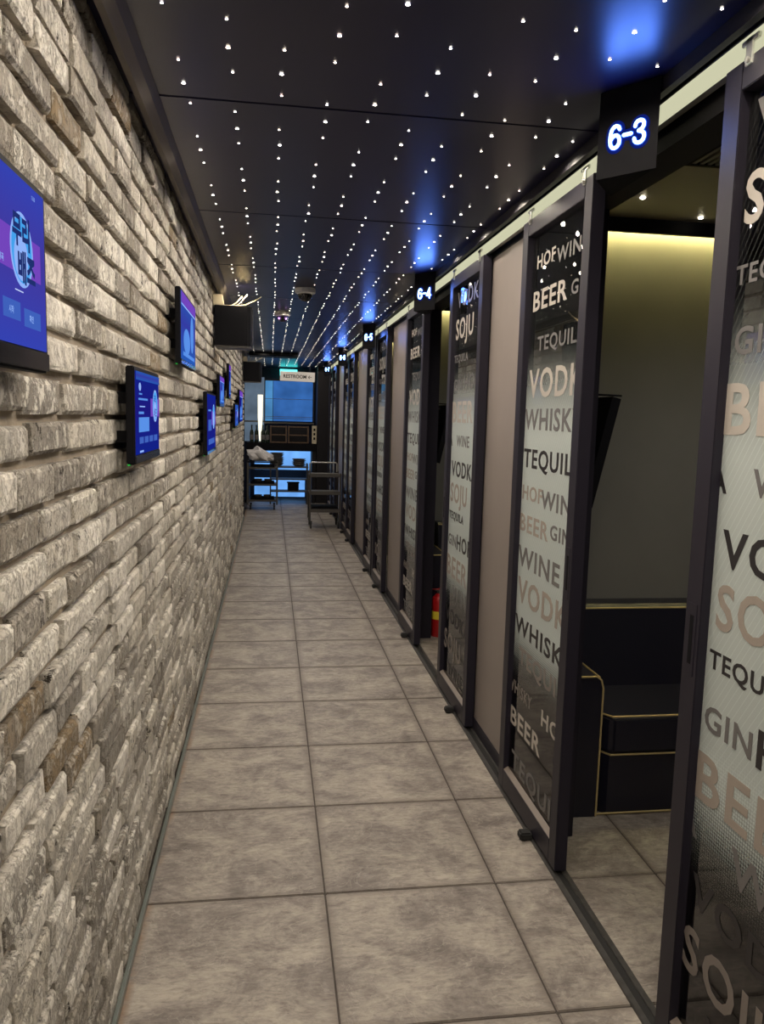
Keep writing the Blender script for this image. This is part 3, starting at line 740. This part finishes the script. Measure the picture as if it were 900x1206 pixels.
wall_screen(.80, 1.257, 1.670, 1.934, S_PURP, ui1, 'largest blue-violet screen on the brick wall, cut by the photo edge', depth=.036, chin=.030)
ui2 = logo(.80, .60, .10, 1.9) + [('rect', 'top_bar', 0, 1, .9, 1, S_MID), ('text', 'logo_text', '무리', .72, .62, .13, E_BTN, .03), ('text', 'logo_text', '배즈', .74, .44, .13, E_BTN, .03), ('disc', 'icon', .14, .82, .045, .05, E_PALE),
      ('rect', 'menu_line', .08, .45, .66, .685, E_SKY), ('rect', 'menu_line', .10, .22, .725, .745, E_SKY), ('rect', 'menu_line', .12, .33, .575, .59, E_PALE), ('rect', 'menu_line', .08, .28, .49, .52, E_SKY),
      ('rect', 'thumbnail', .08, .50, .27, .45, E_SKY), ('rect', 'button', .10, .26, .13, .21, E_BTN), ('rect', 'button', .30, .46, .13, .21, E_BTN), ('rect', 'button', .50, .66, .13, .21, E_BTN), ('rect', 'button', .70, .86, .13, .21, E_BTN), ('rect', 'badge', .1, .25, .02, .045, E_PALE)]
wall_screen(2.01, 2.44, 1.482, 1.728, S_BLUE, ui2, 'small deep blue menu screen on the brick wall, second from the camera', chin=.022)
ui3 = [('rect', 'top_band', 0, 1, .83, 1, E_MAG), ('rect', 'band_line', 0, 1, .80, .825, E_PALE), ('disc', 'picture', .72, .48, .12, .3, E_SKY), ('disc', 'picture', .35, .3, .22, .2, E_SKY), ('rect', 'caption', .1, .9, .06, .12, E_SKY)]
wall_screen(3.03, 3.60, 1.797, 2.08, S_MID, ui3, 'blue screen hung high on the brick wall, higher than the small menu screen')
ui4 = logo(.72, .6, .12, 1.7) + [('rect', 'menu_line', .08, .4, .7, .73, E_SKY), ('rect', 'thumbnail', .08, .45, .35, .55, E_BTN), ('rect', 'button', .1, .8, .1, .2, E_BTN)]
wall_screen(4.25, 4.90, 1.388, 1.728, S_BLUE, ui4, 'blue screen low on the brick wall, below and before the speaker')
wall_screen(5.30, 5.78, 1.658, 1.872, S_MID, ui3, 'blue screen on the brick wall under the nearer speaker')
wall_screen(6.46, 6.75, 1.735, 2.015, S_BLUE, ui3, 'thin sliver of a screen high on the brick wall past the nearer speaker')
wall_screen(7.6, 8.3, 1.475, 1.71, S_MID, ui4, 'tiny blue screen low on the far brick wall')
wall_screen(8.65, 9.6, 1.505, 1.875, S_BLUE, ui3, 'farthest blue screen on the brick wall before its end')

def speaker(y, z0, label, cables):
    t = thing('wall_speaker', (WX, y, z0), label, 'speaker', 'black speakers on the brick wall')
    poly = [(.012, 0), (.235, 0), (.258, .02), (.268, .05), (.268, .20), (.258, .235), (.235, .25), (.012, .25)]
    part('cabinet', lambda b: prism(b, poly, 'Z', .012, .285), M_BLACK, t)
    part('base_plate', lambda b: prism(b, [(q[0]*.97+.004, q[1]*.97+.004) for q in poly], 'Z', .0, .012), M_STEEL, t)
    part('grille', lambda b: box(b, .2665, .272, .055, .195, .03, .27, .002), M_RUB, t)
    part('top_bracket', lambda b: (prism(b, [(.0, .287), (.075, .287), (.062, .36), (.0, .36)], 'Y', .02, .09), box(b, 0, .18, .02, .14, .285, .291)), M_CREAM, t)
    for p in cables: part('cable', lambda b: tube(b, p, .0035, 6), M_CREAM, t, smooth=True)
speaker(5.62, 2.075, 'nearer black speaker bracketed high on the brick wall with loose cables on top',
        [[(.12, .05, .288), (.16, .03, .31), (.20, -.02, .345)], [(.15, .06, .288), (.19, .04, .315), (.235, -.02, .36)], [(.14, .08, .29), (.22, .05, .30), (.29, 0, .325), (.33, -.04, .345)]])
speaker(11.3, 2.06, 'farther black speaker bracketed high at the end of the brick wall',
        [[(.12, .05, .288), (.2, .03, .34)], [(.15, .06, .288), (.28, .04, .35)], [(.1, .08, .29), (.13, .05, .36)]])
# added lamp over the nearer speaker, put there for the warm ceiling glow
lt = bpy.data.lights.new('ceiling_glow_lamp', 'AREA'); lt.shape = 'RECTANGLE'; lt.size = .10; lt.size_y = .05; lt.energy = 1.3; lt.color = (1, .80, .48)
lo = bpy.data.objects.new('ceiling_glow_lamp', lt); COL.objects.link(lo); lo.location = (WX+.20, 5.60, 2.415); lo.rotation_euler = (math.radians(100), 0, 0)

# ---- dome cameras
def dome(x, y, s, label, ir):
    t = thing('security_camera', (x, y, HC), label, 'camera', 'dome cameras on the ceiling')
    part('base_ring', lambda b: lathe(b, [(.070*s, 0), (.074*s, -.012*s), (.072*s, -.032*s), (.055*s, -.040*s)], seg=24), M_WHITE, t, smooth=True)
    part('dome', lambda b: lathe(b, [(.052*s, -.038*s), (.050*s, -.055*s), (.042*s, -.072*s), (.028*s, -.084*s), (.010*s, -.089*s)], seg=20), M_SMOKE, t, smooth=True)
    part('lens', lambda b: lathe(b, [(.026*s, -.034*s), (.028*s, -.05*s), (.018*s, -.066*s), (.008*s, -.07*s)], seg=14), M_BLACKGLOSS, t, smooth=True)
    if ir:
        for sx in (-1, 1): part('infrared_lamp', lambda b: lathe(b, [(.010, -.048), (.012, -.056), (.006, -.066)], (sx*.026, -.026, 0), 10), emit('infrared', (.75, .35, 1), 4.), t)
dome(.234, 5.62, 1.0, 'nearer white dome camera with dark bubble on the ceiling', False)
dome(.096, 6.95, .95, 'farther dome camera with two violet glowing eyes on the ceiling', True)

# ================================================================== FAR END
single('wall_end', lambda b: box(b, -.62, 1.24, 15.2, 15.3, 0, 2.6), M_DARK, (0, 0, 0), 'dark wall at the very end of the corridor', 'wall', kind='structure')
single('wall_end_column', lambda b: box(b, .845, 1.10, 14.3, 15.2, 0, 2.6), M_DARK, (0, 0, 0), 'black column at the end of the corridor beside the doors', 'column', kind='structure')
single('wall_corner', lambda b: box(b, -.62, -.56, 12.15, 15.2, 0, 2.6), plain('pale_wall', (.35, .37, .40), .5), (0, 0, 0), 'pale side wall beyond the end of the brick wall', 'wall', kind='structure')
single('trim_5', lambda b: box(b, -.425, -.395, 12.13, 12.18, 0, 2.5), M_DARK, (0, 0, 0), 'dark corner post closing the brick wall', 'trim', kind='structure')
def blue_panel(name, col, st):
    m, nt, N, L, p = new_mat(name); N.remove(p)
    tc = N.new('ShaderNodeTexCoord'); n = N.new('ShaderNodeTexNoise'); n.inputs['Scale'].default_value = 2.5; L.new(tc.outputs['Object'], n.inputs['Vector'])
    r = ramp(N, [(.3, tuple(c*.7 for c in col)), (.7, tuple(min(1, c*1.25) for c in col))]); L.new(n.outputs['Fac'], r.inputs[0])
    e = N.new('ShaderNodeEmission'); e.inputs[1].default_value = st; L.new(r.outputs[0], e.inputs[0]); L.new(e.outputs[0], N['Material Output'].inputs[0]); return m
M_BW = blue_panel('blue_window_light', (.035, .13, .40), BLUE_L); M_BW2 = blue_panel('blue_window_pale', (.07, .24, .50), BLUE_L)
M_BW3 = blue_panel('blue_backlight', (.14, .36, .80), BLUE_L*1.2); M_GW = blue_panel('grey_window_light', (.10, .14, .19), BLUE_L)
w1 = thing('window_1', (.35, 14.9, 1.44), 'blue lit window above the end counter', 'window', kind='structure')
bpart('lit_pane', M_BW, w1, -.30, .44, 0, .01, .05, .80)
bpart('lit_pane', M_BW2, w1, -.45, -.31, 0, .01, .05, .80)
bpart('window_sill', M_STEEL, w1, -.47, .47, -.05, .01, .0, .03, .004)
for z_ in (.10, .13, .46): bpart('glazing_bar', M_STEEL, w1, -.45, .45, -.012, -.002, z_, z_+.008)
bpart('window_frame', M_DARK, w1, -.47, -.45, -.03, .01, 0, .83); bpart('window_frame', M_DARK, w1, .44, .47, -.03, .01, 0, .83); bpart('window_frame', M_DARK, w1, -.45, .44, -.03, .01, .80, .83)
bpart('lit_transom', emit('teal_transom', (.06, .62, .62), 5.), w1, -.18, .14, .02, .03, .90, 1.02)
w2 = thing('window_2', (-.28, 14.95, 1.1), 'narrow grey glass side light left of the blue window', 'window', kind='structure')
bpart('lit_pane', M_GW, w2, -.25, .16, 0, .01, .0, 1.2); bpart('glazing_bar', M_STEEL, w2, -.25, .16, -.02, -.004, .36, .39)
fl = single('column_lamp', lambda b: tube(b, [(0, 0, 0), (0, 0, .12), (0, 0, .45), (0, 0, .86)], [.012, .025, .045, .048], 12), emit('column_lamp', (1, .95, .75), 1.3), (-.19, 14.75, 1.11),
            'slender white glowing lamp behind the bottles', 'lamp', smooth=True)
ct = thing('bar_counter', (.25, 14.5, 0), 'black counter ledge across the end of the corridor', 'counter')
bpart('counter_top', M_BLACK, ct, -.68, .585, -.22, .3, .955, 1.10, .006)
bpart('counter_side', M_DARK, ct, .51, .585, -.2, .3, 0, .955); bpart('counter_side', M_DARK, ct, -.68, -.62, -.2, .3, 0, .955)
lp = thing('lit_panel', (.24, 14.82, 0), 'pale blue glowing panels behind the shelves under the counter', 'light panel')
bpart('panel', M_BW3, lp, -.53, .53, 0, .01, .575, .945); bpart('panel', M_BW3, lp, -.53, .42, 0, .01, .06, .42)
rk = thing('dish_rack', (.33, 14.2, 0), 'dark metal rack with shelves of dishes in front of the blue panels', 'rack')
for z_ in (.66, .44, .22): bpart('shelf', M_STEEL, rk, -.33, .36, -.12, .14, z_, z_+.025, .003)
for sx in (-.32, .34):
    for sy in (-.11, .13): part('post', lambda b: tube(b, [(sx, sy, 0), (sx, sy, .74)], .012), M_STEEL, rk)
bm = bmesh.new(); lathe(bm, [(.05, 0), (.075, .004), (.115, .022), (.112, .026), (.07, .010), (.001, .008)], seg=18); plm = to_mesh(bm, 'plate', M_PLATE, True)
for sx, n, nm in ((.12, 9, 'taller'), (.52, 5, 'shorter')):
    for i in range(n):
        o = link('plate', plm, None, (sx+random.uniform(-.008, .008), 14.2, .687+i*.026)); o.scale = (1.1, 1, 1.25)
        pos = 'lowest plate' if i == 0 else 'topmost plate' if i == n-1 else NTH[i] + ' plate from the bottom'
        tag(o, 'dark %s of the %s plate stack on the dish rack' % (pos, nm), 'plate', '%s plate stack' % nm)
single('storage_bin', lambda b: (box(b, -.10, .10, -.08, .08, 0, .15, .01), box(b, -.112, .112, -.09, .09, .135, .15, .004)), M_BLACK, (.42, 14.2, .246), 'black plastic bin on the lower shelf of the dish rack', 'bin')
def bottle(b): lathe(b, [(.034, 0), (.036, .006), (.036, .18), (.030, .205), (.014, .235), (.013, .30), (.016, .302), (.016, .315)], seg=14)
bm = bmesh.new(); bottle(bm); bom = to_mesh(bm, 'bottle', M_GLASSG, True)
bm = bmesh.new(); lathe(bm, [(.0368, .05), (.0368, .14)], seg=14); blm = to_mesh(bm, 'paper_label', M_PGREY, True)
for i, x in enumerate((-.335, -.25, -.135, -.055)):
    o = link('bottle', bom, None, (x, 14.36, 1.10)); tag(o, ['dark bottle on the counter nearest the brick wall', 'dark bottle on the counter just left of the white lamp', 'dark bottle on the counter just right of the white lamp', 'dark bottle on the counter next to the wooden crate'][i], 'bottle', 'bottles on the end counter')
    link('paper_label', blm, o)
for i, (x0, x1) in enumerate(((-.005, .30), (.32, .70))):
    c = thing('crate', ((x0+x1)/2, 14.45, 1.10), ['dark wooden crate on the counter beside the bottles', 'dark wooden crate on the counter beside the switch panel'][i], 'crate', 'crates on the end counter')
    h = (x1-x0)/2
    bpart('crate_back', M_DARK, c, -h, h, .10, .115, 0, .31)
    for s in (-1, 1): bpart('corner_post', M_WOOD, c, s*(h-.012)-.012, s*(h-.012)+.012, -.12, .10, 0, .31)
    for z_ in (.0, .135, .285): bpart('slat', M_WOOD, c, -h+.024, h-.024, -.12, -.105, z_, z_+.022)
sp = thing('switch_panel', (.797, 14.28, 1.10), 'tall beige switch panel with dark buttons at the counter end', 'switch panel')
bpart('panel', M_CREAM, sp, -.042, .042, 0, .03, 0, .325, .003)
for z_ in (.07, .15, .23): bpart('button', M_BLACK, sp, -.018, .018, -.008, .0, z_, z_+.045, .003)
rs = thing('restroom_sign', (.435, 13.0, 2.24), 'white hanging sign board reading RESTROOM with an arrow', 'sign'); rs.rotation_euler = (0, .02, 0)
bpart('board', M_WHITE, rs, -.285, .285, -.006, .006, -.078, .078, .002)
for sx in (-.2, .2): part('hanging_rod', lambda b: tube(b, [(sx, 0, .078), (sx, 0, .262)], .003, 6), M_STEEL, rs)
me = text_mesh('RESTROOM ←', .062, bold=.02, xs=.88, depth=.0006, mat=M_PBLACK, align='CENTER')
o = bpy.data.objects.new('sign_text', me); COL.objects.link(o); o.parent = rs; o.matrix_basis = Matrix.Translation((0, -.0065, -.03)) @ ROT_BACK
ab = thing('ceiling_unit', (.05, 11.6, HC), 'flat black unit under the far ceiling beside the farther speaker', 'ceiling unit')
bpart('casing', M_BLACK, ab, -.36, .34, -.2, .2, -.055, -.003, .006); bpart('vent_slot', M_RUB, ab, -.3, .3, -.203, -.199, -.04, -.025)

# ---- service cart against the left
def castor(parent, x, y, r):
    w_ = part('castor', lambda b: lathe(b, [(r*.5, -.012), (r, -.010), (r, .010), (r*.5, .012)], (x, y, r), 14, 'X'), M_RUB, parent, smooth=True)
    part('castor_fork', lambda b: box(b, x-.018, x+.018, y-.012, y+.012, r*1.2, r*2.1), M_STEEL, w_)
cart = thing('service_cart', (-.125, 13.35, 0), 'three tier grey dish cart loaded with trays beside the brick wall', 'cart')
for z_ in (.14, .41, .69):
    bpart('shelf', M_STEEL, cart, -.24, .24, -.15, .25, z_, z_+.03, .004)
for sx in (-.245, .245):
    for sy in (-.15, .25): bpart('post', M_STEEL, cart, sx-.014, sx+.014, sy-.014, sy+.014, .09, .82)
bpart('top_rim', M_BLACK, cart, -.255, .255, -.165, -.150, .80, .822); bpart('top_rim', M_BLACK, cart, -.255, .255, .25, .265, .80, .822)
for sx in (-.2, .2):
    for sy in (-.11, .21): castor(cart, sx, sy, .04)
def tray(b, w_, d_): box(b, -w_, w_, -d_, d_, 0, .012, .003); box(b, -w_-.01, w_+.01, -d_-.01, -d_, .0, .035); box(b, -w_-.01, w_+.01, d_, d_+.01, .0, .035); box(b, -w_-.01, -w_, -d_, d_, 0, .035); box(b, w_, w_+.01, -d_, d_, 0, .035)
for i, (z_, lb) in enumerate(((.171, 'black tray on the lowest shelf of the dish cart'), (.441, 'black tray on the middle shelf of the dish cart'), (.721, 'black tray on the top shelf of the dish cart'))):
    single('tray', lambda b: tray(b, .19, .13), M_BLACK, (-.125, 13.4, z_), lb, 'tray', 'trays on the dish cart')
for i, (x, z_, lb) in enumerate(((-.2, .455, 'bowl beside the brick wall on the middle shelf of the dish cart'), (-.03, .455, 'bowl toward the aisle on the middle shelf of the dish cart'), (-.2, .185, 'bowl beside the brick wall on the lowest shelf of the dish cart'), (-.04, .185, 'bowl toward the aisle on the lowest shelf of the dish cart'))):
    single('bowl', lambda b: lathe(b, [(.03, 0), (.05, .012), (.072, .06), (.069, .06), (.045, .018), (.001, .01)], seg=16), M_PLATE, (x, 13.36, z_), lb, 'bowl', 'bowls on the dish cart', smooth=True)
def bag(b):
    bmesh.ops.create_icosphere(b, subdivisions=3, radius=1.)
    rg = random.Random(5)
    for v in b.verts:
        n = v.co.normalized(); k = 1 + .16*math.sin(7*n.x+3*n.z) + .12*math.sin(11*n.y+5*n.x) + rg.uniform(-.05, .05)
        v.co = Vector((n.x*.21*k, n.y*.14*k, max(0, .10+n.z*.13*k - .12*max(0, n.x)*.8)))
single('plastic_bag', bag, M_BAG, (-.17, 13.40, .822), 'crumpled white plastic bag heaped on top of the dish cart', 'bag', smooth=True)
# ---- trolley on the right
tl = thing('trolley', (.785, 11.25, 0), 'three shelf grey trolley with push handle parked beside the doors', 'trolley')
for z_ in (.235, .49, .745):
    bpart('shelf', M_STEEL if z_ > .3 else M_BLACK, tl, -.22, .22, -.2, .25, z_, z_+.028, .004)
    bpart('shelf_lip', M_STEEL, tl, -.225, .225, -.21, -.2, z_, z_+.05)
for sx in (-.215, .215):
    for sy in (-.2, .25): part('post', lambda b: tube(b, [(sx, sy, .10), (sx, sy, .80)], .013), M_STEEL, tl, smooth=True)
part('push_handle', lambda b: tube(b, [(-.2, .25, .79), (-.2, .25, .91), (-.18, .25, .925), (.18, .25, .925), (.2, .25, .91), (.2, .25, .79)], .011), M_ALU, tl, smooth=True)
for sx in (-.2, .2):
    for sy in (-.18, .23): castor(tl, sx, sy, .052)
single('tub', lambda b: box(b, -.19, .19, -.17, .2, 0, .05, .012), M_BLACK, (.785, 11.25, .2635), 'black tub on the lowest shelf of the trolley', 'tub')
